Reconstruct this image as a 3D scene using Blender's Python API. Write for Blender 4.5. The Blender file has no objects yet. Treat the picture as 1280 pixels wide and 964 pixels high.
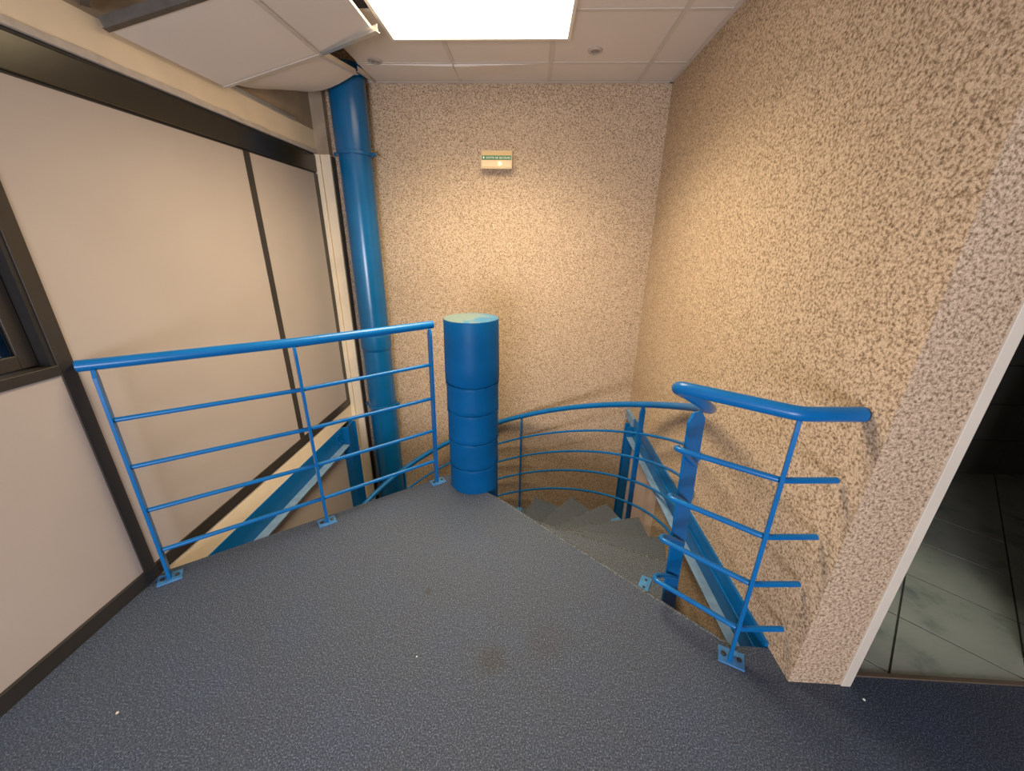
import bpy, bmesh, math, random
from mathutils import Vector, Matrix
random.seed(7)
S = bpy.context.scene
COL = S.collection

# ------------------------------------------------------------------ camera
cam_data = bpy.data.cameras.new('camera')
cam_data.sensor_fit = 'HORIZONTAL'
cam_data.sensor_width = 36.0
cam_data.lens = 478.02 / 1280.0 * 36.0
cam_data.clip_start = 0.02
cam = bpy.data.objects.new('camera', cam_data)
COL.objects.link(cam)
right = Vector((0.99873735, 0.04788946, 0.01517565))
down = Vector((0.03096413, -0.34895112, -0.93662924))
fwd = Vector((-0.03955911, 0.93591651, -0.34999337))
m = Matrix.Identity(4)
for i in range(3):
    m[i][0] = right[i]; m[i][1] = -down[i]; m[i][2] = -fwd[i]
m[0][3], m[1][3], m[2][3] = 0.0, 0.0, 1.41
cam.matrix_world = m
S.camera = cam

# ------------------------------------------------------------------ world, lights, exposure
S.view_settings.view_transform = 'Standard'
S.view_settings.look = 'None'
S.view_settings.gamma = 1.0
S.view_settings.use_curve_mapping = False
S.view_settings.exposure = 0.0
W = bpy.data.worlds.new('world'); S.world = W
W.use_nodes = True
W.node_tree.nodes['Background'].inputs[0].default_value = (0.55, 0.6, 0.7, 1)
W.node_tree.nodes['Background'].inputs[1].default_value = 0.03
LAMP_COLOR = (1.0, 0.82, 0.57)
LAMP_POWER = 5.2
# the lamp panel's prismatic diffuser throws most of its light downwards
la = bpy.data.lights.new('panel_light', 'AREA')
la.shape = 'SQUARE'; la.size = 0.92; la.spread = math.radians(132)
la.energy = 50.0; la.color = LAMP_COLOR
lao = bpy.data.objects.new('panel_light', la); COL.objects.link(lao)
lao.location = (-0.3085, 2.08, 2.4215)
# daylight through the window in the wall behind the camera
ld = bpy.data.lights.new('daylight', 'AREA')
ld.shape = 'RECTANGLE'; ld.size = 1.2; ld.size_y = 1.0
ld.energy = 128.0; ld.color = (0.97, 0.95, 1.08)
lo = bpy.data.objects.new('daylight', ld); COL.objects.link(lo)
lo.location = (-0.5, -2.26, 0.85); lo.rotation_euler = (math.radians(90), 0, 0)

# ------------------------------------------------------------------ main sizes (metres)
XL, XR, YB, ZC = -1.617, 0.935, 3.243, 2.459
YEND = 0.928              # near end of the right wall
ZTOP, ZLOW = 2.85, -2.9   # slab above the ceiling, floor of the storey below
YFRONT, XFAR = -2.2, 2.7
CX, CY, RR = -0.303, 2.012, 1.187   # stair axis and railing radius
HZ0, HSL = 0.5625, 0.4697           # helix height = HZ0 - HSL*angle
RISE = 0.1513
def nose(k): return math.radians(14.85 + (k - 3) * 18.14)

# ------------------------------------------------------------------ materials
def new_mat(name):
    mt = bpy.data.materials.new(name); mt.use_nodes = True
    nt = mt.node_tree
    return mt, nt, nt.nodes['Principled BSDF']
def pos_node(nt):
    g = nt.nodes.new('ShaderNodeNewGeometry'); return g.outputs['Position']
def noise(nt, vec, scale, detail=2.0, rough=0.5):
    n = nt.nodes.new('ShaderNodeTexNoise')
    n.inputs['Scale'].default_value = scale; n.inputs['Detail'].default_value = detail
    n.inputs['Roughness'].default_value = rough
    nt.links.new(vec, n.inputs['Vector']); return n.outputs['Fac']
def ramp(nt, fac, stops):
    r = nt.nodes.new('ShaderNodeValToRGB')
    els = r.color_ramp.elements
    while len(els) < len(stops): els.new(0.5)
    for e, (p, c) in zip(els, stops):
        e.position = p; e.color = (*c, 1)
    nt.links.new(fac, r.inputs['Fac']); return r.outputs['Color']
def mixc(nt, fac, a, b, mode='MIX'):
    n = nt.nodes.new('ShaderNodeMix'); n.data_type = 'RGBA'; n.blend_type = mode
    if isinstance(fac, (int, float)): n.inputs[0].default_value = fac
    else: nt.links.new(fac, n.inputs[0])
    for v, k in ((a, 6), (b, 7)):
        if isinstance(v, tuple): n.inputs[k].default_value = (*v, 1)
        else: nt.links.new(v, n.inputs[k])
    return n.outputs[2]
def bump(nt, b, h, strength, dist):
    n = nt.nodes.new('ShaderNodeBump'); n.inputs['Strength'].default_value = strength
    n.inputs['Distance'].default_value = dist
    nt.links.new(h, n.inputs['Height']); nt.links.new(n.outputs['Normal'], b.inputs['Normal'])
def plain(name, col, rough=0.5, metal=0.0, spec=0.5, var=0.06, scale=6.0, bmp=0.0, bscale=60.0):
    mt, nt, b = new_mat(name)
    p = pos_node(nt)
    f = noise(nt, p, scale, 4.0)
    lo_ = tuple(c * (1 - var) for c in col); hi = tuple(min(1, c * (1 + var)) for c in col)
    nt.links.new(ramp(nt, f, [(0.3, lo_), (0.7, hi)]), b.inputs['Base Color'])
    b.inputs['Roughness'].default_value = rough; b.inputs['Metallic'].default_value = metal
    b.inputs['Specular IOR Level'].default_value = spec
    if bmp: bump(nt, b, noise(nt, p, bscale, 3.0), bmp, 0.002)
    return mt
def emit(name, col, power):
    mt, nt, b = new_mat(name)
    b.inputs['Base Color'].default_value = (0.8, 0.8, 0.8, 1)
    b.inputs['Emission Color'].default_value = (*col, 1); b.inputs['Emission Strength'].default_value = power
    return mt

def granular(name):
    mt, nt, b = new_mat(name)
    p = pos_node(nt)
    n1 = noise(nt, p, 112.0, 2.6, 0.6)
    n2 = noise(nt, p, 260.0, 1.0)
    n3 = noise(nt, p, 1.3, 3.0)
    c = ramp(nt, n1, [(0.30, (0.17, 0.115, 0.07)), (0.42, (0.36, 0.26, 0.165)), (0.51, (0.55, 0.42, 0.285)), (0.70, (0.70, 0.55, 0.39))])
    c2 = ramp(nt, n2, [(0.34, (0.55, 0.50, 0.45)), (0.5, (1, 1, 1))])
    c = mixc(nt, 0.75, c, c2, 'MULTIPLY')
    c3 = ramp(nt, n3, [(0.3, (0.93, 0.92, 0.90)), (0.7, (1, 1, 1))])
    c = mixc(nt, 1.0, c, c3, 'MULTIPLY')
    nt.links.new(c, b.inputs['Base Color'])
    b.inputs['Roughness'].default_value = 0.85; b.inputs['Specular IOR Level'].default_value = 0.25
    bump(nt, b, n1, 0.35, 0.003)
    return mt

def carpet_mat(name, bounce_tint=(1.0, 1.0, 1.0)):
    mt, nt, b = new_mat(name)
    p = pos_node(nt)
    n1 = noise(nt, p, 205.0, 2.2, 0.75)
    n2 = noise(nt, p, 2.1, 4.0, 0.6)
    n3 = noise(nt, p, 60.0, 2.0)
    c = ramp(nt, n1, [(0.30, (0.006, 0.011, 0.022)), (0.47, (0.027, 0.044, 0.078)), (0.56, (0.060, 0.085, 0.134)), (0.72, (0.21, 0.255, 0.33))])
    tint = ramp(nt, n2, [(0.35, (1.0, 1.0, 1.0)), (0.52, (1.04, 0.98, 0.88)), (0.7, (1.0, 1.0, 1.0))])
    c = mixc(nt, 1.0, c, tint, 'MULTIPLY')
    t3 = ramp(nt, n3, [(0.3, (0.8, 0.8, 0.8)), (0.6, (1, 1, 1))])
    c = mixc(nt, 1.0, c, t3, 'MULTIPLY')
    c = mixc(nt, 1.0, c, bounce_tint, 'MULTIPLY')
    # old spots trodden into the pile
    for (sx, sy, r, k) in ((-0.096, 0.942, 0.075, 0.55), (-0.398, 1.21, 0.02, 0.8), (0.10, 1.02, 0.12, 0.3), (-0.275, 1.72, 0.012, 0.8)):
        d = nt.nodes.new('ShaderNodeVectorMath'); d.operation = 'DISTANCE'
        nt.links.new(p, d.inputs[0]); d.inputs[1].default_value = (sx, sy, 0.0)
        mr = nt.nodes.new('ShaderNodeMapRange'); mr.interpolation_type = 'SMOOTHSTEP'
        mr.inputs['From Min'].default_value = r; mr.inputs['From Max'].default_value = r * 0.2
        mr.inputs['To Min'].default_value = 0.0; mr.inputs['To Max'].default_value = k
        nt.links.new(d.outputs['Value'], mr.inputs['Value'])
        c = mixc(nt, mr.outputs[0], c, mixc(nt, 1.0, c, (0.80, 0.55, 0.38), 'MULTIPLY'))
    nt.links.new(c, b.inputs['Base Color'])
    b.inputs['Roughness'].default_value = 0.60; b.inputs['Specular IOR Level'].default_value = 0.45
    b.inputs['Sheen Weight'].default_value = 0.03
    b.inputs['Sheen Roughness'].default_value = 0.6
    bump(nt, b, n1, 0.7, 0.004)
    return mt

def carpet_worn(name):
    mt, nt, b = new_mat(name)
    p = pos_node(nt)
    c = ramp(nt, noise(nt, p, 150.0, 2.0, 0.7), [(0.32, (0.035, 0.040, 0.045)), (0.5, (0.080, 0.088, 0.095)), (0.7, (0.21, 0.22, 0.23))])
    nt.links.new(c, b.inputs['Base Color']); b.inputs['Roughness'].default_value = 0.9; b.inputs['Specular IOR Level'].default_value = 0.1
    return mt

def marble_tile(name):
    mt, nt, b = new_mat(name)
    p = pos_node(nt)
    n1 = noise(nt, p, 5.0, 8.0, 0.65)
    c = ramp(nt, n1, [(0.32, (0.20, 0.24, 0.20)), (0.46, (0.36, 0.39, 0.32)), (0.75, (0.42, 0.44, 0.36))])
    nt.links.new(c, b.inputs['Base Color'])
    b.inputs['Roughness'].default_value = 0.35
    return mt

def column_cap(name):
    mt, nt, b = new_mat(name)
    p = pos_node(nt)
    n1 = noise(nt, p, 9.0, 3.0)
    n2 = noise(nt, p, 40.0, 4.0)
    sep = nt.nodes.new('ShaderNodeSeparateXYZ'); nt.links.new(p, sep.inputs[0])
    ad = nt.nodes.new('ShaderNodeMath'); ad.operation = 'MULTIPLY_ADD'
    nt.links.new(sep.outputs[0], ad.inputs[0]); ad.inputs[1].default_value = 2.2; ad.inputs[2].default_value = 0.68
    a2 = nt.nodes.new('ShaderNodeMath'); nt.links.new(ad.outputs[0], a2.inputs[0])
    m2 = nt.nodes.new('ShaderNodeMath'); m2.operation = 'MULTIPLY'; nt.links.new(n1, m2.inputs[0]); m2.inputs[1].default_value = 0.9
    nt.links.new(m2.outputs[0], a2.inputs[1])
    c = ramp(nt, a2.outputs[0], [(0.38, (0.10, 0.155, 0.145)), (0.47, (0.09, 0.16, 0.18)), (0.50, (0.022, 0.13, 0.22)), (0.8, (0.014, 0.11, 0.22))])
    c2 = ramp(nt, n2, [(0.35, (0.8, 0.8, 0.8)), (0.6, (1, 1, 1))])
    c = mixc(nt, 0.6, c, c2, 'MULTIPLY')
    nt.links.new(c, b.inputs['Base Color']); b.inputs['Roughness'].default_value = 0.4
    return mt

M = {}
M['plaster'] = granular('granular_plaster')
M['carpet'] = carpet_mat('blue_carpet')
M['carpet_stair'] = carpet_mat('bounce_lit_stair_carpet', (1.42, 1.27, 1.08))  # same carpet; warm bounce light on the treads is multiplied into it
M['carpet_worn'] = carpet_worn('worn_carpet_nosing')
M['blue'] = plain('blue_paint', (0.002, 0.118, 0.335), 0.30, spec=0.3, var=0.08, scale=9, bmp=0.06, bscale=40)
M['blue_pipe'] = plain('blue_paint_pipe', (0.002, 0.098, 0.245), 0.24, spec=0.5, var=0.10, scale=5, bmp=0.04, bscale=15)
M['blue_column'] = plain('blue_paint_column', (0.001, 0.090, 0.25), 0.45, spec=0.12, var=0.10, scale=7, bmp=0.35, bscale=45)
M['blue_plate'] = plain('blue_paint_worn', (0.05, 0.20, 0.42), 0.40, var=0.25, scale=30)
M['grey_blue'] = plain('blue_paint_lit', (0.16, 0.27, 0.40), 0.55, var=0.15, scale=20)  # lighter copy of the blue; light on the beam ledges is painted in
M['cap'] = column_cap('worn_column_cap')
M['panel'] = plain('beige_laminate', (0.42, 0.36, 0.31), 0.5, var=0.03, scale=2.5, bmp=0.05, bscale=14)
M['dark_metal'] = plain('dark_anodised_metal', (0.055, 0.047, 0.037), 0.38, metal=0.4, var=0.12, scale=3)
M['band_metal'] = plain('polished_dark_band', (0.075, 0.07, 0.055), 0.22, metal=0.75, var=0.10, scale=2)
M['base_dark'] = plain('blackened_base_rail', (0.026, 0.023, 0.019), 0.45, var=0.15, scale=4)
M['black'] = plain('black_gasket_and_shade', (0.012, 0.011, 0.010), 0.5)
M['cream'] = plain('cream_paint', (0.82, 0.68, 0.47), 0.55, var=0.06, scale=5, bmp=0.1, bscale=12)
M['shade_plaster'] = plain('shade_toned_plaster', (0.36, 0.275, 0.18), 0.85, var=0.18, scale=6, bmp=0.25, bscale=30)  # dark tan that carries the tile shade on the upper left band
M['sealant'] = plain('grey_sealant', (0.56, 0.49, 0.41), 0.7, var=0.12, scale=20, bmp=0.3, bscale=40)
M['tile'] = plain('ceiling_tile_white', (0.70, 0.63, 0.55), 0.75, var=0.02, scale=3, bmp=0.1, bscale=250)
M['tbar'] = plain('white_t_bar', (0.60, 0.54, 0.46), 0.45, var=0.03)
M['galv_unlit'] = plain('unlit_galvanised_steel', (0.13, 0.115, 0.095), 0.5, metal=0.5, var=0.15, scale=25)  # darkened copy of the steel, the unlit plenum is in its colour
M['galv'] = plain('galvanised_steel', (0.52, 0.50, 0.44), 0.35, metal=0.6, var=0.1, scale=25)
M['concrete'] = plain('plenum_concrete', (0.22, 0.18, 0.14), 0.9, var=0.2, scale=4, bmp=0.3)
M['pink'] = plain('pinkish_paint', (0.62, 0.49, 0.43), 0.6, var=0.04)
M['frame_white'] = plain('cream_door_frame', (0.62, 0.56, 0.45), 0.4, var=0.03)
M['white'] = plain('white_plastic', (0.80, 0.76, 0.66), 0.35, var=0.02)
M['white_wall'] = plain('beige_wall_paint', (0.34, 0.29, 0.24), 0.7, var=0.03)
M['green'] = plain('green_sign', (0.01, 0.14, 0.05), 0.4)
M['sign_white'] = plain('white_lettering', (0.85, 0.85, 0.75), 0.4)
M['marble'] = marble_tile('grey_green_tile')
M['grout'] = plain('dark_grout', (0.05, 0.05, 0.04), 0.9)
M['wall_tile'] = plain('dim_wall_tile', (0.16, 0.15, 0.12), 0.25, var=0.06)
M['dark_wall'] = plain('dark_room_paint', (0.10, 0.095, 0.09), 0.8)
M['wood'] = plain('brown_threshold', (0.16, 0.12, 0.08), 0.5, metal=0.2)
M['spot_ring'] = plain('spot_ring_metal', (0.55, 0.52, 0.48), 0.3, metal=0.5)
M['spot_dark'] = plain('spot_glass', (0.25, 0.23, 0.2), 0.15)
M['cable'] = plain('black_end_cap', (0.01, 0.01, 0.012), 0.4)
M['crumb'] = plain('pale_crumb', (0.62, 0.52, 0.40), 0.8)
M['crumb_white'] = plain('white_paper_scrap', (0.7, 0.7, 0.68), 0.8)
M['lamp'] = emit('lamp_diffuser', LAMP_COLOR, LAMP_POWER)
M['bulb'] = emit('warm_pilot_bulb', (1.0, 0.55, 0.13), 4.0)
M['sign_box'] = plain('yellowed_plastic', (0.58, 0.46, 0.28), 0.4, var=0.04)
M['daypane'] = emit('far_lit_window', (0.70, 0.80, 1.0), 1.5)
mg, nt, b = new_mat('window_glass')
b.inputs['Base Color'].default_value = (0.9, 0.95, 0.93, 1); b.inputs['Roughness'].default_value = 0.03
b.inputs['Transmission Weight'].default_value = 1.0; b.inputs['IOR'].default_value = 1.45
M['glass'] = mg
mg, nt, b = new_mat('cloudy_diffuser')
b.inputs['Base Color'].default_value = (0.72, 0.52, 0.27, 1); b.inputs['Roughness'].default_value = 0.3
b.inputs['Subsurface Weight'].default_value = 0.3; b.inputs['Subsurface Radius'].default_value = (0.02, 0.012, 0.006)
M['cloudy'] = mg

# ------------------------------------------------------------------ mesh helpers
class MB:
    def __init__(s): s.v = []; s.f = []
    def add(s, vs, fs):
        n = len(s.v); s.v += [tuple(x) for x in vs]; s.f += [tuple(i + n for i in q) for q in fs]; return s
    def box(s, x0, x1, y0, y1, z0, z1):
        return s.add([(x0,y0,z0),(x1,y0,z0),(x1,y1,z0),(x0,y1,z0),(x0,y0,z1),(x1,y0,z1),(x1,y1,z1),(x0,y1,z1)],
                     [(3,2,1,0),(4,5,6,7),(0,1,5,4),(1,2,6,5),(2,3,7,6),(3,0,4,7)])
    def prism(s, poly, z0, z1):          # counter-clockwise polygon
        n = len(poly)
        vs = [(x, y, z0) for x, y in poly] + [(x, y, z1) for x, y in poly]
        fs = [tuple(range(n - 1, -1, -1)), tuple(range(n, 2 * n))]
        fs += [(i, (i + 1) % n, n + (i + 1) % n, n + i) for i in range(n)]
        return s.add(vs, fs)
    def hexa(s, a, b, c, d, up):         # quad a,b,c,d thickened by the vector up
        up = Vector(up); q = [Vector(p) for p in (a, b, c, d)]
        return s.add(q + [p + up for p in q], [(3,2,1,0),(4,5,6,7),(0,1,5,4),(1,2,6,5),(2,3,7,6),(3,0,4,7)])
    def bar(s, a, b, w, t, wdir):        # flat bar from a to b; width w along wdir, thickness t
        a, b = Vector(a), Vector(b); d = (b - a).normalized(); u = Vector(wdir); u = (u - d * u.dot(d)).normalized(); n = d.cross(u)
        vs = []
        for p in (a, b):
            for su, sn in ((-1,-1),(1,-1),(1,1),(-1,1)): vs.append(p + u * (su * w / 2) + n * (sn * t / 2))
        return s.add(vs, [(3,2,1,0),(4,5,6,7),(0,1,5,4),(1,2,6,5),(2,3,7,6),(3,0,4,7)])
    def tube(s, path, r, n=14, cap=True):
        P = [Vector(p) for p in path]; rings = []; u = None
        for i, p in enumerate(P):
            d = (P[min(i + 1, len(P) - 1)] - P[max(i - 1, 0)]).normalized()
            if u is None:
                ref = Vector((0, 0, 1)) if abs(d.z) < 0.9 else Vector((1, 0, 0)); u = ref - d * ref.dot(d)
            else: u = u - d * u.dot(d)
            u.normalize(); w = d.cross(u)
            rings.append([p + (u * math.cos(2*math.pi*k/n) + w * math.sin(2*math.pi*k/n)) * r for k in range(n)])
        vs = [q for rg in rings for q in rg]
        fs = [(i*n+k, i*n+(k+1)%n, (i+1)*n+(k+1)%n, (i+1)*n+k) for i in range(len(P)-1) for k in range(n)]
        if cap: fs += [tuple(range(n-1, -1, -1)), tuple((len(P)-1)*n + k for k in range(n))]
        return s.add(vs, fs)
    def lathe(s, cx, cy, prof, n=48, top=True, bottom=True):   # prof: (r, z) from bottom to top
        vs = [(cx + r*math.cos(2*math.pi*k/n), cy + r*math.sin(2*math.pi*k/n), z) for r, z in prof for k in range(n)]
        m_ = len(prof)
        fs = [(i*n+k, i*n+(k+1)%n, (i+1)*n+(k+1)%n, (i+1)*n+k) for i in range(m_-1) for k in range(n)]
        if bottom: fs.append(tuple(range(n-1, -1, -1)))
        if top: fs.append(tuple((m_-1)*n + k for k in range(n)))
        return s.add(vs, fs)
    def build(s, name, mat, parent=None, bevel=0.0, smooth=None, **props):
        off = Vector((0, 0, 0)); p = parent
        while p is not None: off += Vector(p.location); p = p.parent
        me = bpy.data.meshes.new(name)
        me.from_pydata([Vector(v) - off for v in s.v], [], s.f)
        me.materials.append(mat)
        bm = bmesh.new(); bm.from_mesh(me); bmesh.ops.recalc_face_normals(bm, faces=bm.faces); bm.to_mesh(me); bm.free()
        if smooth:
            me.polygons.foreach_set('use_smooth', [True] * len(me.polygons)); me.set_sharp_from_angle(angle=math.radians(smooth))
        o = bpy.data.objects.new(name, me); COL.objects.link(o); o.parent = parent
        if bevel:
            md = o.modifiers.new('bevel', 'BEVEL'); md.width = bevel; md.segments = 2; md.limit_method = 'ANGLE'
        for k, v in props.items(): o[k] = v
        return o
def thing(name, label, category, loc, group=None, kind=None):
    o = bpy.data.objects.new(name, None); COL.objects.link(o); o.location = loc; o.empty_display_size = 0.1
    if label: o['label'] = label
    if category: o['category'] = category
    if group: o['group'] = group
    if kind: o['kind'] = kind
    return o
def bez(p0, p1, p2, n=8):
    p0, p1, p2 = Vector(p0), Vector(p1), Vector(p2)
    return [p0*(1-t)**2 + p1*2*t*(1-t) + p2*t*t for t in [i/n for i in range(n+1)]]

# ================================================================== STRUCTURE
E1, E2 = (-0.165, 1.885), (0.795, 1.046)
floor_poly = [(XL, YFRONT), (XFAR, YFRONT), (XFAR, 0.965), (1.142, 0.965), (1.142, YEND), (XR, YEND), (XR, 1.046), E2, E1,
              (-0.31, 1.99), (-0.44, 2.11), (-0.50, 2.083), (XL, 1.237)]
fl = MB().prism(floor_poly, -0.09, 0.0).build('floor', M['carpet'], kind='structure', label='blue-grey speckled carpet on the upper landing')
MB().box(XL - 0.2, XR + 0.2, 0.3, YB + 0.2, ZLOW - 0.1, ZLOW).build('floor', M['grout'], kind='structure')
ed = Vector((E2[0]-E1[0], E2[1]-E1[1], 0)).normalized()
MB().tube([Vector((*E1, -0.0055)) + ed*0.03, Vector((*E2, -0.0055))], 0.0085, 8).build('nosing', M['carpet_worn'], fl, smooth=60)
# back wall
MB().box(XL - 0.2, XR + 0.2, YB, YB + 0.2, ZLOW, ZTOP).build('wall_back', M['plaster'], kind='structure', label='back wall of the stairwell in speckled tan plaster')
# right wall (granular above, smooth pink paint below the beam)
wr = MB().box(XR, 1.108, YEND, YB, -0.14, ZTOP).build('wall_right', M['plaster'], kind='structure', label='speckled tan plaster wall right of the stairs, ending in a pale end face')
MB().box(XR + 0.001, 1.108, YEND, 2.30, ZLOW, -0.14).build('lower_wall_face', M['plaster'], wr)
low = MB()
for y0, y1 in ((2.302, 2.52), (2.523, YB)): low.box(XR + 0.002, 1.108, y0, y1, ZLOW, -0.14)
low.build('lower_wall_panel', M['pink'], wr, label='smooth pinkish lower wall with a vertical seam')
# left wall: backing with the window opening
bk = MB()
xb0, xb1 = XL - 0.14, XL - 0.022
bk.box(xb0, xb1, YFRONT, -0.3, 0, ZTOP); bk.box(xb0, xb1, -0.3, 1.185, 0, 0.956); bk.box(xb0, xb1, -0.3, 1.185, 1.87, ZTOP)
bk.box(xb0, xb1, 1.185, YB, 0, ZTOP); bk.box(xb0, xb1, YFRONT, YB, ZLOW, 0)
wl = bk.build('wall_left', M['white_wall'], kind='structure', label='left partition of beige panels in dark metal framing')
def panel(y0, y1, z0, z1, name='wall_panel', x=XL):
    return MB().box(XL - 0.022, x, y0, y1, z0, z1).build(name, M['panel'], wl, bevel=0.001)
panel(1.228, 2.369, 0.063, 1.868); panel(2.421, 3.108, 0.063, 1.868)
panel(-0.3, 1.180, 0.063, 0.956); panel(YFRONT, -0.302, 0.063, 1.868)
panel(0.8, 3.1, ZLOW, -0.355, x=XL)
def strip(name, y0, y1, z0, z1, x1, mat='dark_metal', bev=0.0015):
    return MB().box(XL - 0.022, x1, y0, y1, z0, z1).build(name, M[mat], wl, bevel=bev)
strip('mullion', 2.369, 2.421, 0.063, 1.868, XL + 0.002)
strip('mullion', 3.108, 3.160, 0.063, 1.868, XL + 0.002)
strip('mullion', 1.180, 1.228, 0.063, 1.868, XL + 0.004)
strip('top_rail', YFRONT, 3.150, 1.878, 1.990, XL + 0.006, 'band_metal', 0.004)
strip('gasket', YFRONT, 3.150, 1.868, 1.878, XL - 0.004, 'black', 0)
strip('gasket', YFRONT, 3.150, 1.990, 2.003, XL - 0.002, 'black', 0)
sl = MB()
ys = [YFRONT + (3.2 - YFRONT) * i / 60 for i in range(61)]
vs = []
for y in ys:
    j = random.uniform(-0.004, 0.004)
    vs += [(XL - 0.02, y, 2.003), (XL + 0.012, y, 2.004), (XL + 0.008, y, 2.030 + j), (XL - 0.02, y, 2.034 + j)]
sl.add(vs, [(4*i+k, 4*i+(k+1)%4, 4*i+4+(k+1)%4, 4*i+4+k) for i in range(60) for k in range(4)] + [(3,2,1,0), (240,241,242,243)])
sl.build('sealant_strip', M['sealant'], wl)
MB().box(XL - 0.022, XL + 0.004, YFRONT, YB, 2.024, 2.156).build('painted_band', M['cream'], wl)
MB().box(XL - 0.022, XL + 0.003, YFRONT, YB, 2.156, ZTOP).build('shade_toned_plaster', M['shade_plaster'], wl, label='upper wall band darkened in colour as the shade of the loose tiles')  # shade of the loose tiles painted as a darker band
MB().box(XL, XL + 0.018, 2.33, 2.95, 2.150, 2.168).build('wall_angle', M['galv'], wl, label='unpainted metal angle strip under the sagging tile')
# floor-level edge of the slab and the cream corner casing
MB().box(XL - 0.022, XL - 0.001, 1.2, YB, -0.128, 0.0).build('slab_edge', M['cream'], wl)
MB().box(XL - 0.022, XL - 0.008, 0.9, YB, -0.355, -0.128).build('shade_strip', M['black'], wl)  # black strip painted in as the shade below the beam
cc = MB().box(XL - 0.02, XL + 0.034, 3.160, YB, ZLOW, 2.000).build('trim_1', M['cream'], kind='structure', label='cream corner casing left of the blue pipe', bevel=0.004)
MB().box(XL + 0.036, XL + 0.108, 3.172, YB, ZLOW, 2.000).build('casing_board', M['cream'], cc, bevel=0.003)
MB().box(XL + 0.108, XL + 0.116, 3.19, YB, ZLOW, 1.99).build('dark_joint', M['black'], cc)
MB().box(XL + 0.004, XL + 0.10, 3.185, YB, 2.000, ZTOP).build('rough_plaster', M['shade_plaster'], cc)
MB().box(XL - 0.022, XL + 0.012, YFRONT, 1.228, 0.0, 0.063).build('baseboard_left', M['base_dark'], kind='structure', bevel=0.001, label='dark metal base rail along the left partition')
MB().box(XL - 0.022, XL + 0.006, 1.228, 3.150, 0.0, 0.063).build('bottom_rail', M['dark_metal'], wl, bevel=0.001)

# window in the left partition
w1 = thing('window_1', 'dark metal framed window at the left edge', None, (XL, 0.45, 0.956), kind='structure')
MB().box(XL - 0.10, XL + 0.008, -0.3, 1.180, 0.956, 0.992).build('window_sill', M['dark_metal'], w1, bevel=0.002)
rv = MB(); rv.box(XL - 0.10, XL - 0.001, 1.165, 1.180, 0.992, 1.868); rv.box(XL - 0.10, XL - 0.001, -0.3, 1.165, 1.856, 1.868); rv.box(XL - 0.10, XL - 0.001, -0.3, -0.285, 0.992, 1.856)
rv.build('window_reveal', M['black'], w1)
def sash(y0, y1, x, nm='sash_frame'):
    t = MB(); w = 0.045
    t.box(x, x + 0.022, y0, y0 + w, 0.996, 1.852); t.box(x, x + 0.022, y1 - w, y1, 0.996, 1.852)
    t.box(x, x + 0.022, y0 + w, y1 - w, 0.996, 0.996 + w); t.box(x, x + 0.022, y0 + w, y1 - w, 1.852 - w, 1.852)
    f = t.build(nm, M['dark_metal'], w1, bevel=0.002)
    MB().box(x + 0.009, x + 0.013, y0 + w, y1 - w, 0.996 + w, 1.852 - w).build('glass_pane', M['glass'], f)
sash(0.42, 1.163, XL - 0.062); sash(-0.28, 0.47, XL - 0.090)
# dim room behind the window
nb = MB(); nb.box(-3.4, -3.3, -0.9, 3.0, 0, 2.5); nb.box(-3.3, xb0, -1.0, -0.9, 0, 2.5); nb.box(-3.3, xb0, 3.0, 3.1, 0, 2.5)
nb.box(-3.3, xb0, -0.9, 3.0, -0.05, 0.0); nb.box(-3.3, xb0, -0.9, 3.0, 2.5, 2.55)
nb.build('wall_beyond', M['dark_wall'], kind='structure')
w3 = thing('window_3', 'small bluish lit window glimpsed through the left glass', None, (-3.29, 2.0, 0.6), kind='structure')
MB().box(-3.30, -3.285, 1.55, 2.16, 0.60, 1.20).build('lit_pane', M['daypane'], w3)
t = MB()
for y in (1.53, 1.84, 2.13): t.box(-3.30, -3.27, y, y + 0.035, 0.56, 1.24)
t.box(-3.30, -3.27, 1.53, 2.165, 0.56, 0.60); t.box(-3.30, -3.27, 1.53, 2.165, 1.20, 1.24)
t.build('window_frame', M['dark_metal'], w3)

# front wall behind the camera with the daylight window, far right wall
fw = MB()
WA, WB_, WZ0, WZ1 = -1.12, 0.12, 0.33, 1.37
fw.box(XL - 0.2, WA, YFRONT - 0.15, YFRONT, 0, ZTOP); fw.box(WB_, XFAR + 0.1, YFRONT - 0.15, YFRONT, 0, ZTOP)
fw.box(WA, WB_, YFRONT - 0.15, YFRONT, 0, WZ0); fw.box(WA, WB_, YFRONT - 0.15, YFRONT, WZ1, ZTOP)
fw.build('wall_front', M['white_wall'], kind='structure')
wf = MB()
for x0, x1, z0, z1 in ((WA, WA + 0.03, WZ0, WZ1), (WB_ - 0.03, WB_, WZ0, WZ1), (-0.52, -0.48, WZ0 + 0.03, WZ1 - 0.03), (WA + 0.03, WB_ - 0.03, WZ0, WZ0 + 0.03), (WA + 0.03, WB_ - 0.03, WZ1 - 0.03, WZ1)):
    wf.box(x0, x1, YFRONT - 0.03, YFRONT + 0.01, z0, z1)
wf.build('window_2', M['dark_metal'], kind='structure', bevel=0.003)
MB().box(XFAR, XFAR + 0.1, YFRONT, 0.93, 0, ZTOP).build('wall_far_right', M['white_wall'], kind='structure')
XD1 = 1.86     # right jamb of the doorway
dw = MB(); dw.box(XD1 + 0.03, XFAR, 0.93, 1.06, 0, ZTOP); dw.box(1.108, XD1 + 0.03, 0.93, 1.06, 2.08, ZTOP)
dw.build('wall_doorway', M['plaster'], kind='structure')

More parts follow.
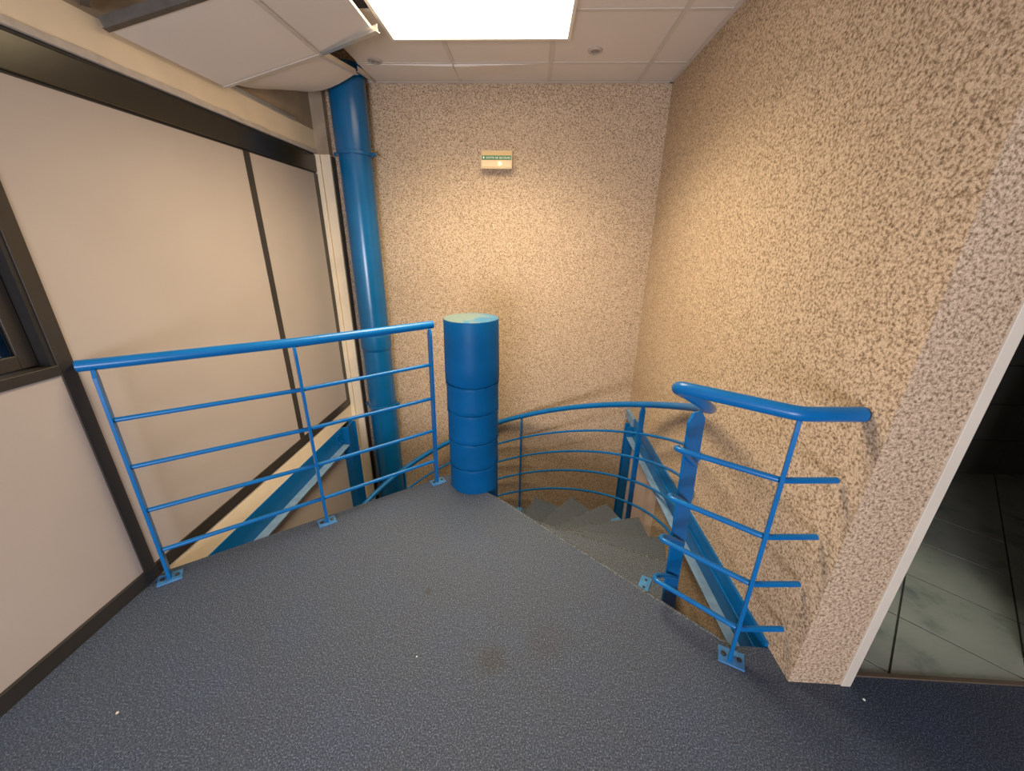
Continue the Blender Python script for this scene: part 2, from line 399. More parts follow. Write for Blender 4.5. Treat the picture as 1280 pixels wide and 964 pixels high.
# doorway frame and washroom
d1 = thing('door_1', 'cream door frame at the end of the speckled wall', None, (1.14, 0.95, 0), kind='structure')
MB().box(1.108, 1.140, 0.922, 1.06, 0, 2.05).build('door_jamb', M['frame_white'], d1, bevel=0.002)
MB().box(XD1, XD1 + 0.032, 0.922, 1.06, 0, 2.05).build('door_jamb', M['frame_white'], d1, bevel=0.002)
MB().box(1.108, XD1 + 0.032, 0.922, 1.06, 2.05, 2.08).build('door_head', M['frame_white'], d1, bevel=0.002)
MB().box(1.142, XD1 - 0.002, 0.958, 0.972, -0.002, 0.006).build('threshold', M['wood'], d1, bevel=0.001)
XW, YW = 3.75, 2.36
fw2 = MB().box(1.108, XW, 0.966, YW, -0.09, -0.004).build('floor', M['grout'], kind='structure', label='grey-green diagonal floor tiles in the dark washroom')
# diagonal tiles clipped to the room
def clip(poly, ax, val, keep):
    out = []
    for i in range(len(poly)):
        a, b_ = poly[i], poly[(i+1) % len(poly)]
        ia, ib = (a[ax]-val)*keep >= 0, (b_[ax]-val)*keep >= 0
        if ia: out.append(a)
        if ia != ib:
            t_ = (val-a[ax])/(b_[ax]-a[ax]); out.append((a[0]+(b_[0]-a[0])*t_, a[1]+(b_[1]-a[1])*t_))
    return out
DS = 0.468  # spacing along x-y and x+y
g = 0.005
for i in range(-2, 9):
    for j in range(-2, 9):
        a0, a1 = 0.336 + i*DS + g, 0.336 + (i+1)*DS - g       # x - y
        b0, b1 = 2.293 + j*DS + g, 2.293 + (j+1)*DS - g       # x + y
        q = [((a+b_)/2, (b_-a)/2) for a, b_ in ((a0,b0),(a1,b0),(a1,b1),(a0,b1))]
        for ax, val, k in ((0, 1.142, 1), (0, XW, -1), (1, 0.973, 1), (1, YW, -1)):
            if q: q = clip(q, ax, val, k)
        if len(q) > 2:
            MB().prism(q, -0.006, 0.0).build('floor_tile', M['marble'], fw2)
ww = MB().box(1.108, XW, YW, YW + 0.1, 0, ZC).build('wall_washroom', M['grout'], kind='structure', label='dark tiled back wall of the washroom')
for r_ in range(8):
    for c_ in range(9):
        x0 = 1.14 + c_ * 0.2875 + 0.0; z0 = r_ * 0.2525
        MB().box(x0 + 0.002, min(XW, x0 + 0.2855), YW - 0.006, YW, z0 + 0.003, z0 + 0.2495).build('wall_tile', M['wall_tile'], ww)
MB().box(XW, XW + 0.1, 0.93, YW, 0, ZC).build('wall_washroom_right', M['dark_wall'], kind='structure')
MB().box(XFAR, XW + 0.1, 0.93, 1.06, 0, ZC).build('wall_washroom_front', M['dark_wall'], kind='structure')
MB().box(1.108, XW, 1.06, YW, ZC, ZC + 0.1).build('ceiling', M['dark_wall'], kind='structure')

# ceiling: slab, T-bar grid and tiles
ce = MB().box(XL - 0.2, XFAR + 0.1, YFRONT - 0.15, YB + 0.2, ZTOP, ZTOP + 0.1).build('ceiling', M['concrete'], kind='structure', label='suspended ceiling of off-white tiles, sagging at the left')
GX = [-1.137, -0.526, 0.085, 0.697]; GY = [1.205, 1.780, 2.355, 2.930]
def ctile(x0, x1, y0, y1, dz=(0, 0, 0, 0)):
    e = 0.004; z = ZC
    return MB().hexa((x0+e, y0+e, z+dz[0]), (x1-e, y0+e, z+dz[1]), (x1-e, y1-e, z+dz[2]), (x0+e, y1-e, z+dz[3]), (0, 0, 0.014)).build('ceiling_tile', M['tile'], ce, bevel=0.0015)
xs = [XL] + GX + [XR]; yv = GY + [YB]
for i in range(5):
    for j in range(4):
        x0, x1, y0, y1 = xs[i], xs[i+1], yv[j], yv[j+1]
        if i == 0: continue
        if i == 1 and j == 1: continue       # this one has come down (built below)
        dz = (0, 0, 0, 0)
        if i == 1 and j == 3: dz = (-0.004, -0.016, 0, 0)
        if i == 2 and j == 3: dz = (-0.018, -0.002, 0, 0)
        ctile(x0, x1, y0, y1, dz)
for (x0, x1, y0, y1) in ((XL, XFAR, YFRONT, 0.93), (XL, XR, 0.93, 1.205)):
    for a in range(int(math.ceil((x1-x0)/0.611))):
        for b2 in range(int(math.ceil((y1-y0)/0.575))):
            ctile(x0+a*0.611, min(x1, x0+(a+1)*0.611), y0+b2*0.575, min(y1, y0+(b2+1)*0.575))
def tbar(a, b_, w=0.024, h=0.028, mat='tbar'):
    t_ = MB(); a, b_ = Vector(a), Vector(b_); d = (b_-a).normalized(); side = d.cross(Vector((0,0,1))).normalized()
    t_.bar(a, b_, w, 0.003, side); up = side.cross(d)
    t_.bar(a + up*h/2, b_ + up*h/2, 0.003, h, side)
    return t_.build('t_bar', M[mat], ce)
zt = ZC - 0.002
for x in GX[1:]: tbar((x, 0.93, zt - 0.0012), (x, YB, zt - 0.0012))
for y in GY:
    if y < 2: tbar((GX[0] if y > 1.5 else XL, y, zt), (XR, y, zt))
    else: tbar((GX[1] if y < 2.5 else GX[0], y, zt), (XR, y, zt))
tbar((GX[0], 2.93, zt - 0.04), (GX[0], YB, zt))
tbar((GX[0], 0.93, zt), (GX[0], 1.78, zt))
for a, b_ in (((XL, YB - 0.012, zt), (XR, YB - 0.012, zt)), ((XR - 0.012, 0.93, zt), (XR - 0.012, YB, zt))):
    tbar(Vector(a) - Vector((0, 0, 0.0024)), Vector(b_) - Vector((0, 0, 0.0024)), 0.022, 0.02)
# the part that has come loose above the left partition
N_, E_, A_ = (-1.586, 1.698, 2.122), (-1.588, 2.285, 2.132), (-1.125, 2.405, 2.310)
T_ = tuple(a + n - e for a, n, e in zip(A_, N_, E_))
Q_ = (-0.800, 2.330, 2.362)
Q2_ = tuple(t + q - a for t, q, a in zip(T_, Q_, A_))
S_, K_ = (-1.600, 2.864, 2.300), (-1.140, 2.905, 2.395)
up = (0, 0, 0.014)
MB().hexa(N_, T_, A_, E_, up).build('ceiling_tile', M['tile'], ce, label='large loose tile hanging down above the left partition', bevel=0.0015)
MB().hexa(T_, Q2_, Q_, A_, up).build('ceiling_tile', M['tile'], ce, label='loose tile tilted beside the lamp', bevel=0.0015)
st = MB(); n = 8; vs = []; fs = []
for layer in (0, 0.012):
    for i in range(n+1):
        for j in range(n+1):
            u, v = i/n, j/n
            e2 = Vector((-1.588, 2.29, 2.150))
            p = Vector(A_)*(1-u)*(1-v) + e2*u*(1-v) + Vector(K_)*(1-u)*v + Vector(S_)*u*v
            p.z -= 0.05*math.sin(math.pi*u)*v + 0.015*math.sin(math.pi*v)*u
            vs.append(p + Vector((0, 0, layer + 0.004)))
L = (n+1)**2
for i in range(n):
    for j in range(n):
        k = i*(n+1)+j
        fs += [(k, k+1, k+n+2, k+n+1), (L+k, L+k+n+1, L+k+n+2, L+k+1)]
for k in range(n):
    fs += [(k, L+k, L+k+1, k+1), (n*(n+1)+k, n*(n+1)+k+1, L+n*(n+1)+k+1, L+n*(n+1)+k),
           (k*(n+1), (k+1)*(n+1), L+(k+1)*(n+1), L+k*(n+1)), (k*(n+1)+n, L+k*(n+1)+n, L+(k+1)*(n+1)+n, (k+1)*(n+1)+n)]
st.add(vs, fs).build('ceiling_tile', M['tile'], ce, label='sagging bowed tile in the far left corner', smooth=40)
lo2 = Vector((0, 0, -0.004))
tbar(Vector(A_)+lo2, Vector(E_)+lo2); tbar(Vector(A_)+lo2, Vector(T_)+lo2)
tbar(Vector(A_)+lo2, Vector(K_)+lo2, 0.03); tbar(Vector(N_)+lo2, Vector(T_)+lo2, 0.03, 0.04, 'galv_unlit')
tbar(Vector(A_)+lo2, (-0.765, 2.27, 2.345), 0.026, 0.03, 'galv')
MB().hexa((-1.60, 2.90, 2.41), (-1.42, 2.91, 2.41), (-1.42, YB, 2.45), (-1.60, YB, 2.45), up).build('ceiling_tile', M['tile'], ce)
tbar((-1.60, 1.66, 2.17), (-0.95, 1.10, 2.46), 0.024, 0.035, 'galv_unlit')

# ================================================================== THINGS
# ceiling lamp panel
lp = thing('ceiling_light', 'large square white lit panel on the tiled ceiling', 'lamp', (-0.3085, 2.08, 2.42))
LX0, LX1, LY0, LY1 = -0.789, 0.172, 1.60, 2.560
t = MB(); w = 0.016
t.box(LX0, LX0+w, LY0, LY1, 2.423, 2.456); t.box(LX1-w, LX1, LY0, LY1, 2.423, 2.456)
t.box(LX0+w, LX1-w, LY0, LY0+w, 2.423, 2.456); t.box(LX0+w, LX1-w, LY1-w, LY1, 2.423, 2.456)
t.build('lamp_frame', M['white'], lp)
MB().box(LX0+w, LX1-w, LY0+w, LY1-w, 2.426, 2.432).build('diffuser', M['lamp'], lp)

# recessed spotlights
for (x, y, lab) in ((-1.009, 2.890, 'small round recessed spotlight left of the lit panel'), (0.333, 2.765, 'small round recessed spotlight right of the lit panel')):
    sp = thing('recessed_spotlight', lab, 'spotlight', (x, y, ZC))
    sp['group'] = 'recessed ceiling spotlights'
    MB().lathe(x, y, [(0.042, ZC - 0.001), (0.042, ZC - 0.006), (0.034, ZC - 0.010), (0.024, ZC - 0.008), (0.024, ZC - 0.002)], 32, False, False).build('trim_ring', M['spot_ring'], sp, smooth=40)
    MB().lathe(x, y, [(0.024, ZC - 0.004), (0.018, ZC - 0.0065), (0.004, ZC - 0.0075)], 24).build('spot_lens', M['spot_dark'], sp, smooth=40)

# unseen spotlight added to brighten the washroom floor tiles
ws = thing('recessed_spotlight', 'added unseen spotlight above the washroom floor tiles', 'spotlight', (1.62, 1.45, ZC))
MB().lathe(1.62, 1.45, [(0.042, ZC - 0.001), (0.042, ZC - 0.006), (0.034, ZC - 0.010), (0.024, ZC - 0.008), (0.024, ZC - 0.002)], 32, False, False).build('trim_ring', M['spot_ring'], ws, smooth=40)  # ring of the added unseen spotlight
wd = bpy.data.lights.new('washroom_fill', 'SPOT'); wd.energy = 55.0; wd.color = (1.0, 0.97, 0.82); wd.spot_size = math.radians(26); wd.spot_blend = 0.9; wd.shadow_soft_size = 0.02
wo = bpy.data.objects.new('washroom_fill', wd); COL.objects.link(wo); wo.location = (1.62, 1.45, ZC - 0.012)
wo.rotation_euler = (math.radians(0), 0, 0)

# emergency exit luminaire on the back wall
ex = thing('exit_sign', 'small wall-mounted emergency exit light with green lettering strip', 'sign', (-0.273, YB, 1.92))
EX0, EX1 = -0.388, -0.160
def profile(name, prof, x0, x1, mat, bev=0.001):     # prof: (y, z) outline
    n_ = len(prof); t_ = MB()
    t_.add([(x0, y, z) for y, z in prof] + [(x1, y, z) for y, z in prof],
           [tuple(range(n_-1, -1, -1)), tuple(range(n_, 2*n_))] + [(i, (i+1) % n_, n_+(i+1) % n_, n_+i) for i in range(n_)])
    return t_.build(name, M[mat], ex, bevel=bev)
profile('back_box', [(YB, 1.922), (YB-0.030, 1.918), (YB-0.030, 2.040), (YB, 2.040)], EX0, EX1, 'sign_box')
profile('diffuser', [(YB-0.030, 1.926), (YB-0.058, 1.928), (YB-0.062, 1.972), (YB-0.052, 2.002), (YB-0.030, 2.034)], EX0+0.004, EX1-0.006, 'cloudy', 0.003)
for x in (EX0, EX1 - 0.006):
    profile('end_cap', [(YB-0.030, 1.918), (YB-0.066, 1.920), (YB-0.068, 1.974), (YB-0.056, 2.006), (YB-0.030, 2.042)], x-0.001, x+0.006, 'sign_box')
profile('base_lip', [(YB-0.030, 1.916), (YB-0.066, 1.917), (YB-0.066, 1.926), (YB-0.030, 1.925)], EX0+0.004, EX1-0.006, 'sign_box')
sgn = profile('sign_strip', [(YB-0.0635, 1.975), (YB-0.066, 1.975), (YB-0.058, 2.003), (YB-0.0555, 2.003)], EX0+0.006, EX1-0.007, 'green', 0)
MB().lathe(EX0+0.138, YB-0.0625, [(0.002, 1.938), (0.010, 1.941), (0.0125, 1.950), (0.010, 1.959), (0.002, 1.962)], 20).build('pilot_bulb', M['bulb'], ex, smooth=60)
# lettering
cu = bpy.data.curves.new('letters', 'FONT'); cu.body = 'SORTIE DE SECOURS'; cu.size = 0.0200; cu.extrude = 0.0004
cu.space_character = 1.05
to = bpy.data.objects.new('letters_tmp', cu); COL.objects.link(to)
dg = bpy.context.evaluated_depsgraph_get()
tm = bpy.data.meshes.new_from_object(to.evaluated_get(dg)); bpy.data.objects.remove(to)
tx = [v.co.x for v in tm.vertices]; wtx = max(tx) - min(tx); sx = 0.178 / wtx
ang = math.atan2(0.028, 0.008)
for v in tm.vertices:
    x, y, z = v.co
    v.co = (EX0 + 0.036 + (x - min(tx)) * sx - ex.location.x, (YB - 0.0655 + (y + 0.0055) * math.cos(ang) - z * 1.0 - 0.0006) - ex.location.y, 1.975 + (y + 0.0065) * math.sin(ang) - ex.location.z)
tm.materials.clear(); tm.materials.append(M['sign_white'])
lt = bpy.data.objects.new('lettering', tm); COL.objects.link(lt); lt.parent = sgn
def on_strip(u, v): return (EX0 + u, YB - 0.0668 + v * math.cos(ang), 1.975 + v * math.sin(ang))
ar = [(0.012, 0.016), (0.017, 0.016), (0.017, 0.024), (0.023, 0.024), (0.023, 0.016), (0.028, 0.016), (0.020, 0.004)]
MB().add([on_strip(u, v) for u, v in ar], [tuple(range(7))]).build('arrow', M['sign_white'], sgn)

nl = MB().tube([(-0.80, YB, 2.405), (-0.80, YB - 0.012, 2.403)], 0.004, 8).build('nail', M['black'])
nl['label'] = 'tiny dark nail high on the back wall below the ceiling'; nl['category'] = 'nail'

# drain pipe in the back left corner
pp = thing('drain_pipe', 'thick glossy blue vertical pipe in the back left corner', 'pipe', (-1.285, 3.095, ZLOW))
PX, PY = -1.285, 3.095
MB().lathe(PX-0.006, PY, [(0.120, 1.985), (0.122, 2.2), (0.122, 2.50)], 48).build('pipe_section', M['blue_pipe'], pp, smooth=40)
MB().lathe(PX, PY, [(0.114, 0.66), (0.114, 1.985)], 48).build('pipe_section', M['blue_pipe'], pp, smooth=40)
MB().lathe(PX, PY, [(0.116, ZLOW), (0.116, 0.62)], 48).build('pipe_section', M['blue_pipe'], pp, smooth=40)
MB().lathe(PX, PY, [(0.116, 0.545), (0.122, 0.56), (0.124, 0.575), (0.124, 0.672), (0.120, 0.676), (0.1145, 0.676)], 48).build('pipe_socket', M['blue_pipe'], pp, smooth=40)
for z in (1.985, 0.04):
    c_ = MB().lathe(PX, PY, [(0.116, z-0.012), (0.1265, z-0.012), (0.1265, z+0.012), (0.116, z+0.012)], 48).build('pipe_clamp', M['blue_pipe'], pp, smooth=40, bevel=0.002)
    for sgx in (1, -1):
        MB().box(PX+sgx*0.138-0.014, PX+sgx*0.138+0.014, PY-0.012, PY+0.012, z-0.012, z+0.012).build('clamp_lug', M['blue_pipe'], c_, bevel=0.003)
        MB().tube([(PX+sgx*0.142, PY-0.022, z), (PX+sgx*0.142, PY+0.022, z)], 0.006, 8).build('clamp_bolt', M['blue_pipe'], c_)
MB().box(PX+0.02, PX+0.10, PY-0.123, PY-0.116, ZLOW+2.0, -0.62).build('inspection_edge', M['blue_pipe'], pp, bevel=0.01)

# central column
KX, KY = -0.312, 2.040
co = thing('stair_column', 'thick blue ringed column at the centre of the stairs', 'column', (KX, KY, ZLOW))
zr = [-0.15, 0.018, 0.155, 0.324, 0.505, 0.669]
MB().lathe(KX, KY, [(0.145, 0.676), (0.1525, 0.69), (0.1520, 0.78), (0.1500, 0.9), (0.1485, 1.020), (0.1465, 1.0265)], 64, True, False).build('column_sleeve', M['blue_column'], co, smooth=50)
MB().lathe(KX, KY, [(0.1470, 1.0262), (0.1465, 1.0285), (0.143, 1.0295)], 64).build('column_cap', M['cap'], co, smooth=60, label='worn pale blue flat top')
rads = [0.145, 0.1455, 0.1465, 0.1475, 0.1485]
zlist = [zr[0]] + zr[2:]
for i in range(len(zlist) - 1):
    z0, z1, r = zlist[i], zlist[i+1], rads[i] + 0.0005
    MB().lathe(KX, KY, [(r-0.004, z0+0.003), (r+0.0015, z0+0.010), (r+0.0005, z0+0.03), (r-0.001, z1-0.02), (r+0.001, z1-0.006), (r-0.003, z1+0.001), (r-0.006, z1+0.002)], 64, False, False).build('column_sleeve', M['blue_column'], co, smooth=50)
    # painted weld line between two sleeves, a little wavy
    pts = [(KX+(r+0.0005)*math.cos(a), KY+(r+0.0005)*math.sin(a), z1+0.0025*math.sin(3*a+i)+random.uniform(-0.0015, 0.0015)) for a in [2*math.pi*k/60 for k in range(61)]]
    MB().tube(pts, 0.0032, 6).build('weld_bead', M['blue_column'], co, smooth=60)
MB().lathe(KX, KY, [(0.140, ZLOW), (0.140, 0.69)], 48, False, False).build('column_core', M['blue_column'], co, smooth=50)

# staircase treads
sc = thing('spiral_staircase', 'grey-blue carpeted winding steps turning down behind the landing', 'staircase', (CX, CY, ZLOW))
RO = 1.186
RI = 0.19
for k in range(1, 15):
    a0, a1, z = nose(k-1) - 0.05, nose(k), -k * RISE
    def rad_pts(a, b, r0=RI, r1=RO): return [(CX+r0*math.cos(a), CY+r0*math.sin(a)), (CX+r1*math.cos(a), CY+r1*math.sin(a)), (CX+r1*math.cos(b), CY+r1*math.sin(b)), (CX+r0*math.cos(b), CY+r0*math.sin(b))]
    q = rad_pts(a0, a1)
    tr = MB().prism(q, z-0.018, z).build('tread', M['carpet_stair'], sc, bevel=0.006)
    MB().prism(rad_pts(a0, a1 - 0.012, RI, RO - 0.004), z-0.045, z-0.0185).build('tread_plate', M['blue'], tr)
    zt_ = z + RISE - (0.091 if k == 1 else 0.046)
    MB().prism(rad_pts(nose(k-1) - 0.055, nose(k-1) - 0.035, RI, RO - 0.03), z + 0.0005, zt_).build('riser', M['carpet_stair'], tr)
    n0 = Vector((CX+RI*math.cos(a1), CY+RI*math.sin(a1), z-0.005)); n1 = Vector((CX+RO*math.cos(a1), CY+RO*math.sin(a1), z-0.005))
    MB().tube([n0, n1], 0.0085, 8).build('nosing', M['carpet_worn'], tr, smooth=60)

# ---------------------------------------------------------------- stair balustrade with the landing wing
sb = thing('stair_railing', 'curved blue tubular railing round the stairs with wing to the right wall', 'railing', (0.669, 1.332, 0.0))
A0, A1 = math.radians(-34.6), math.radians(235)
RP = 1.200
def hx(a, dz=0.0, r=RR): return Vector((CX + r*math.cos(a), CY + r*math.sin(a), HZ0 - HSL*a - dz))
OFF = [0.2237, 0.42, 0.615, 0.813]
def arc(a0, a1, dz, n_=70): return [hx(a0 + (a1-a0)*i/n_, dz) for i in range(n_+1)]
Gx, Gy = 0.768, 0.995
G_top = Vector((0.752, 0.990, 0.0))
ZB = [0.768, 0.559, 0.363, 0.155]
LEFT = [(0.512, 1.156), (0.526, 1.172), (0.528, 1.180), (0.534, 1.187)]
# handrail: free end at the wall, bend over the post, along the landing, U-turn down on to the newel, then the helix
hz_ = 0.982
pE = Vector((0.926, 1.003, hz_)); pB = Vector((0.752, 0.990, hz_)); pL = Vector((0.520, 1.155, hz_))
path = [pE, pE.lerp(pB, 0.5)] + bez(pB + (pE-pB).normalized()*0.03, pB, pB + (pL-pB).normalized()*0.03, 5)
dirL = (pL - pB).normalized()
h0 = hx(A0 + 0.10); h1 = hx(A0 + 0.02)
path += bez(pL, pL + dirL*0.075, Vector((0.555, 1.262, 0.930)), 8)
path += bez(Vector((0.555, 1.262, 0.930)), Vector((0.640, 1.276, 0.878)), h1, 7)[1:]
path += arc(A0 + 0.05, A1, 0)
MB().tube(path, 0.0212, 18).build('handrail', M['blue'], sb, smooth=60)
MB().tube([pE + (pE-pB).normalized()*0.0002, pE + (pE-pB).normalized()*0.004], 0.0205, 18).build('end_cap', M['cable'], sb, smooth=60, label='black end cap')
# newel post, leaning slightly as built
nb0 = Vector((CX + RP*math.cos(A0), CY + RP*math.sin(A0), -RISE - 0.14)); ntop = Vector((0.622, 1.300, 0.845))
rad = Vector((math.cos(A0), math.sin(A0), 0))
def post(b0, t0, wdir, w, th, name='post', taper=0.035):
    b0, t0 = Vector(b0), Vector(t0); d = (t0-b0).normalized(); u = Vector(wdir); u = (u - d*u.dot(d)).normalized(); n_ = d.cross(u)
    zz = [(-w/2, 0), (w/2, 0), (w/2, 1), (w*0.22, 2), (-w*0.22, 2), (-w/2, 1)]
    def P(s_, lvl, k): return (b0 if lvl == 0 else t0 - d*taper if lvl == 1 else t0) + u*s_ + n_*k
    vs = [P(a, l, -th/2) for a, l in zz] + [P(a, l, th/2) for a, l in zz]
    fs = [(5,4,3,2,1,0), (6,7,8,9,10,11)] + [(i, (i+1) % 6, 6+(i+1) % 6, 6+i) for i in range(6)]
    return MB().add(vs, fs).build(name, M['blue'], sb if name == 'newel_post' or name == 'stair_post' else None, bevel=0.0015)
newel_face = Vector((0.90, 0.43, 0)).normalized()
post(nb0, ntop, newel_face, 0.078, 0.012, 'newel_post')
for deg in (21.9, 77.3, 131.0, 186.0):
    a = math.radians(deg); k = 1
    while nose(k) < a: k += 1
    tz = -k*RISE
    p0 = Vector((CX+RP*math.cos(a), CY+RP*math.sin(a), tz - 0.10)); p1 = hx(a, 0.018, RP-0.008)
    post(p0, p1, (math.cos(a), math.sin(a), 0), 0.042, 0.012, 'stair_post')
def pad(ang_, rr_, z, yaw=0.0, l=0.075, w_=0.045):
    c0 = Vector((CX+rr_*math.cos(ang_), CY+rr_*math.sin(ang_), z)); u = Vector((math.cos(ang_+yaw), math.sin(ang_+yaw), 0)); v_ = Vector((-u.y, u.x, 0))
    o_ = MB().hexa(c0-u*l/2-v_*w_/2, c0+u*l/2-v_*w_/2, c0+u*l/2+v_*w_/2, c0-u*l/2+v_*w_/2, (0, 0, 0.006)).build('fixing_plate', M['blue_plate'], sb, bevel=0.001)
    for s_ in (-0.25, 0.25):
        q = c0 + u*l*s_
        MB().lathe(q.x, q.y, [(0.006, z+0.006), (0.006, z+0.010), (0.003, z+0.0115)], 10).build('bolt', M['dark_metal'], o_)
pad(math.radians(-31.9), 1.07, -RISE, 1.62, 0.095, 0.05); pad(math.radians(23.3), 1.12, -4*RISE, 0.0); pad(math.radians(76.5), 1.12, -7*RISE, 0.0)
pad(math.radians(131), 1.12, -10*RISE, 0.0)
# infill bars: each runs from the right wall over the post, turns round the newel and goes on down the helix
for z, (lx, ly), dz in zip(ZB, LEFT, OFF):
    pE2 = Vector((0.921, 1.003, z)); f_ = (z / 0.98); pB2 = Vector((Gx - 0.016*f_, Gy - 0.005*f_, z)); pL2 = Vector((lx + 0.016, ly - 0.012, z))
    d2 = (pL2 - pB2).normalized()
    f2 = z + dz*0
    nz = hx(A0, dz).z
    tN = (nz - nb0.z) / (ntop.z - nb0.z); nw = nb0.lerp(ntop, tN)
    h_ = nw + Vector((0.43, -0.90, 0.0))*0.010 + newel_face*0.016
    perp = Vector((-d2.y, d2.x, 0));  perp = perp if perp.dot(Vector((0.6, 0.8, 0))) > 0 else -perp
    turn = pL2 + d2*0.028 + perp*0.040; turn.z = z - 0.014
    pth = [pE2, pE2.lerp(pB2, 0.5)] + bez(pB2 + (pE2-pB2).normalized()*0.02, pB2, pB2 + d2*0.02, 4)
    pth += bez(pL2, pL2 + d2*0.034, turn, 6) + bez(turn, turn.lerp(h_, 0.45) + perp*0.012, h_, 5)[1:]
    MB().tube(pth, 0.0096, 12).build('rail_bar', M['blue'], sb, smooth=60)
    MB().tube(arc(A0 + 0.012, A1, dz), 0.0092, 10).build('curved_bar', M['blue'], sb, smooth=60)
# landing wing post with its plate
def lpost(parent, b0, t0, u, w=0.040, th=0.012, taper=0.03):
    b0, t0 = Vector(b0), Vector(t0); d = (t0-b0).normalized(); u = Vector((*u, 0)); u = (u - d*u.dot(d)).normalized(); n_ = d.cross(u)
    zz = [(-w/2, 0), (w/2, 0), (w/2, 1), (w*0.25, 2), (-w*0.25, 2), (-w/2, 1)]
    def P(s_, lvl, k): return (b0 if lvl == 0 else t0 - d*taper if lvl == 1 else t0) + u*s_ + n_*k
    vs = [P(a, l, -th/2) for a, l in zz] + [P(a, l, th/2) for a, l in zz]
    fs = [(5,4,3,2,1,0), (6,7,8,9,10,11)] + [(i, (i+1) % 6, 6+(i+1) % 6, 6+i) for i in range(6)]
    return MB().add(vs, fs).build('post', M['blue'], parent, bevel=0.0015)
def base_plate(parent, c, u, l, w_):
    c = Vector((*c, 0.0)); u = Vector((*u, 0)).normalized(); v_ = Vector((-u.y, u.x, 0))
    o_ = MB().hexa(c-u*l/2-v_*w_/2, c+u*l/2-v_*w_/2, c+u*l/2+v_*w_/2, c-u*l/2+v_*w_/2, (0, 0, 0.006)).build('base_plate', M['blue_plate'], parent, bevel=0.001)
    for s_ in (-0.3, 0.3):
        q = c + u*l*s_
        MB().lathe(q.x, q.y, [(0.009, 0.006), (0.009, 0.011), (0.005, 0.0125)], 6).build('bolt', M['dark_metal'], o_)
edge_u = (0.753, -0.658)
wpost_u = (0.55, 0.83)
lpost(sb, (Gx, Gy, 0.006), (0.752, 0.990, 0.966), wpost_u)
base_plate(sb, (0.774, 0.998), (0.90, -0.42), 0.085, 0.066)

# ---------------------------------------------------------------- straight balustrade on the left edge of the landing
lb = thing('landing_railing', 'straight blue railing of five tubes on the left landing edge', 'railing', (-1.05, 1.61, 0.0))
ul = Vector((0.783, 0.622, 0))
PA, PBm, PC = Vector((-1.549, 1.214, 0)), Vector((-1.044, 1.611, 0)), Vector((-0.547, 2.011, 0))
TA, TBm, TC = Vector((-1.552, 1.228, 0.963)), Vector((-1.030, 1.588, 0.963)), Vector((-0.541, 2.034, 0.963))
for p, t_, in ((PA, TA), (PBm, TBm), (PC, TC)):
    lpost(lb, p + Vector((0, 0, 0.006)), t_, (-ul.y, ul.x), 0.040, 0.012)
for c in ((-1.545, 1.210), (-1.042, 1.607), (-0.539, 2.008)):
    base_plate(lb, c, (ul.x, ul.y), 0.086, 0.062)
MB().tube([(-1.594, 1.215, 0.977), (-1.03, 1.628, 0.977), (-0.537, 2.086, 0.977)], 0.0212, 18).build('handrail', M['blue'], lb, smooth=60)
for z in (0.762, 0.559, 0.354, 0.150):
    k = z / 0.97
    MB().tube([PA.lerp(Vector((TA.x, TA.y, 0)), k) + Vector((0, 0, z)), PBm.lerp(Vector((TBm.x, TBm.y, 0)), k) + Vector((0, 0, z)), PC.lerp(Vector((TC.x, TC.y, 0)), k) + Vector((0, 0, z))], 0.0096, 12).build('rail_bar', M['blue'], lb, smooth=60)

# ---------------------------------------------------------------- steel beams and posts of the landing
bl = thing('steel_beam', 'blue steel channel along the left wall below landing level', 'beam', (XL, 2.0, -0.30))
MB().box(XL - 0.006, XL + 0.004, 0.7, 2.925, -0.300, -0.128).build('beam_web', M['blue'], bl)
MB().box(XL + 0.004, XL + 0.062, 0.7, 2.925, -0.300, -0.290).build('bottom_flange', M['grey_blue'], bl, bevel=0.002)
pl_ = MB().box(XL + 0.004, XL + 0.010, 2.83, 2.925, -0.285, -0.140).build('end_plate', M['blue'], bl, bevel=0.001)
for y, z in ((2.855, -0.17), (2.895, -0.17), (2.855, -0.245), (2.895, -0.245)):
    MB().tube([(XL + 0.010, y, z), (XL + 0.019, y, z)], 0.009, 6).build('bolt', M['blue'], pl_)
pb = thing('steel_post', 'blue steel post under the far end of the left beam', 'post', (XL + 0.05, 3.0, ZLOW))
t = MB(); t.box(XL + 0.0, XL + 0.066, 2.930, 2.938, ZLOW, -0.128); t.box(XL + 0.0, XL + 0.066, 3.070, 3.078, ZLOW, -0.128)
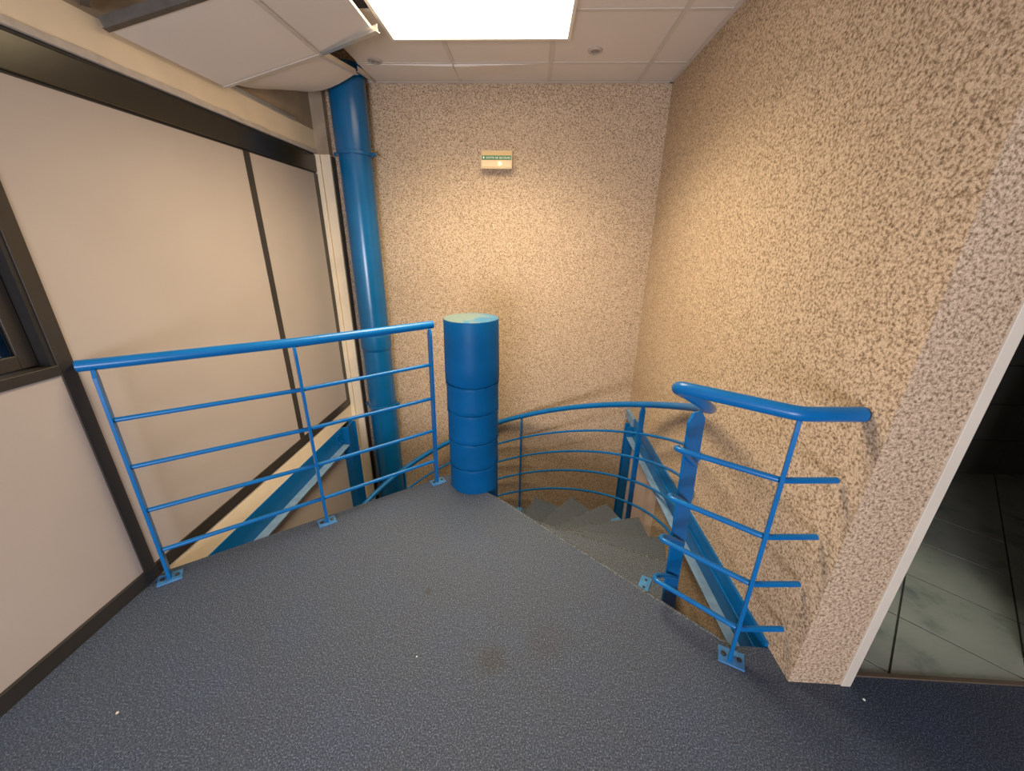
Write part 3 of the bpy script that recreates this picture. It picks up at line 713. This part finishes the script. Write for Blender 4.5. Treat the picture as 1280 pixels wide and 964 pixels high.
t.build('flange', M['blue'], pb); MB().box(XL + 0.040, XL + 0.048, 2.938, 3.070, ZLOW, -0.128).build('web', M['blue'], pb)
br = thing('steel_beam', 'blue steel channel along the right wall beside the landing', 'beam', (XR, 2.0, -0.16))
MB().box(XR - 0.012, XR, 1.05, 3.0, -0.165, 0.018).build('beam_web', M['blue'], br)
MB().box(XR - 0.058, XR - 0.012, 1.05, 3.0, -0.165, -0.155).build('bottom_flange', M['grey_blue'], br, bevel=0.002)
MB().box(XR - 0.020, XR - 0.012, 1.05, 3.0, -0.066, -0.056).build('web_rib', M['blue'], br, bevel=0.002)
MB().box(XR - 0.030, XR - 0.0, 3.001, 3.215, -0.06, 0.018).build('beam_end', M['grey_blue'], br, bevel=0.002)
pr_ = thing('steel_post', 'dark blue steel post against the right wall in the back corner', 'post', (XR - 0.03, 3.04, ZLOW))
MB().box(XR - 0.060, XR - 0.001, 3.002, 3.010, ZLOW, -0.066).build('flange', M['blue'], pr_)
MB().box(XR - 0.060, XR - 0.001, 3.090, 3.098, ZLOW, -0.066).build('flange', M['blue'], pr_)
MB().box(XR - 0.036, XR - 0.028, 3.010, 3.090, ZLOW, -0.066).build('web', M['blue'], pr_)

# ---------------------------------------------------------------- crumbs on the carpet
def crumb(x, y, r, mat, lab):
    t_ = MB(); vs = []
    for k in range(8):
        a = k*math.pi/4; rr_ = r*random.uniform(0.6, 1.1); vs.append((x+rr_*math.cos(a), y+rr_*math.sin(a), 0.0))
    vs += [(x+(vx-x)*0.6, y+(vy-y)*0.6, r*0.9) for vx, vy, _ in vs[:8]]
    fs = [tuple(range(7, -1, -1)), tuple(range(8, 16))] + [(i, (i+1) % 8, 8+(i+1) % 8, 8+i) for i in range(8)]
    o_ = t_.add(vs, fs).build('crumb', mat, None, label=lab, category='crumb', group='crumbs on the carpet')
crumb(-1.26, 0.71, 0.0045, M['crumb'], 'beige crumb on the carpet near the left base rail')
crumb(-0.369, 0.937, 0.0035, M['crumb_white'], 'tiny white crumb in the middle of the carpet')
crumb(1.154, 0.884, 0.0045, M['crumb_white'], 'white crumb on the dark carpet by the doorway')
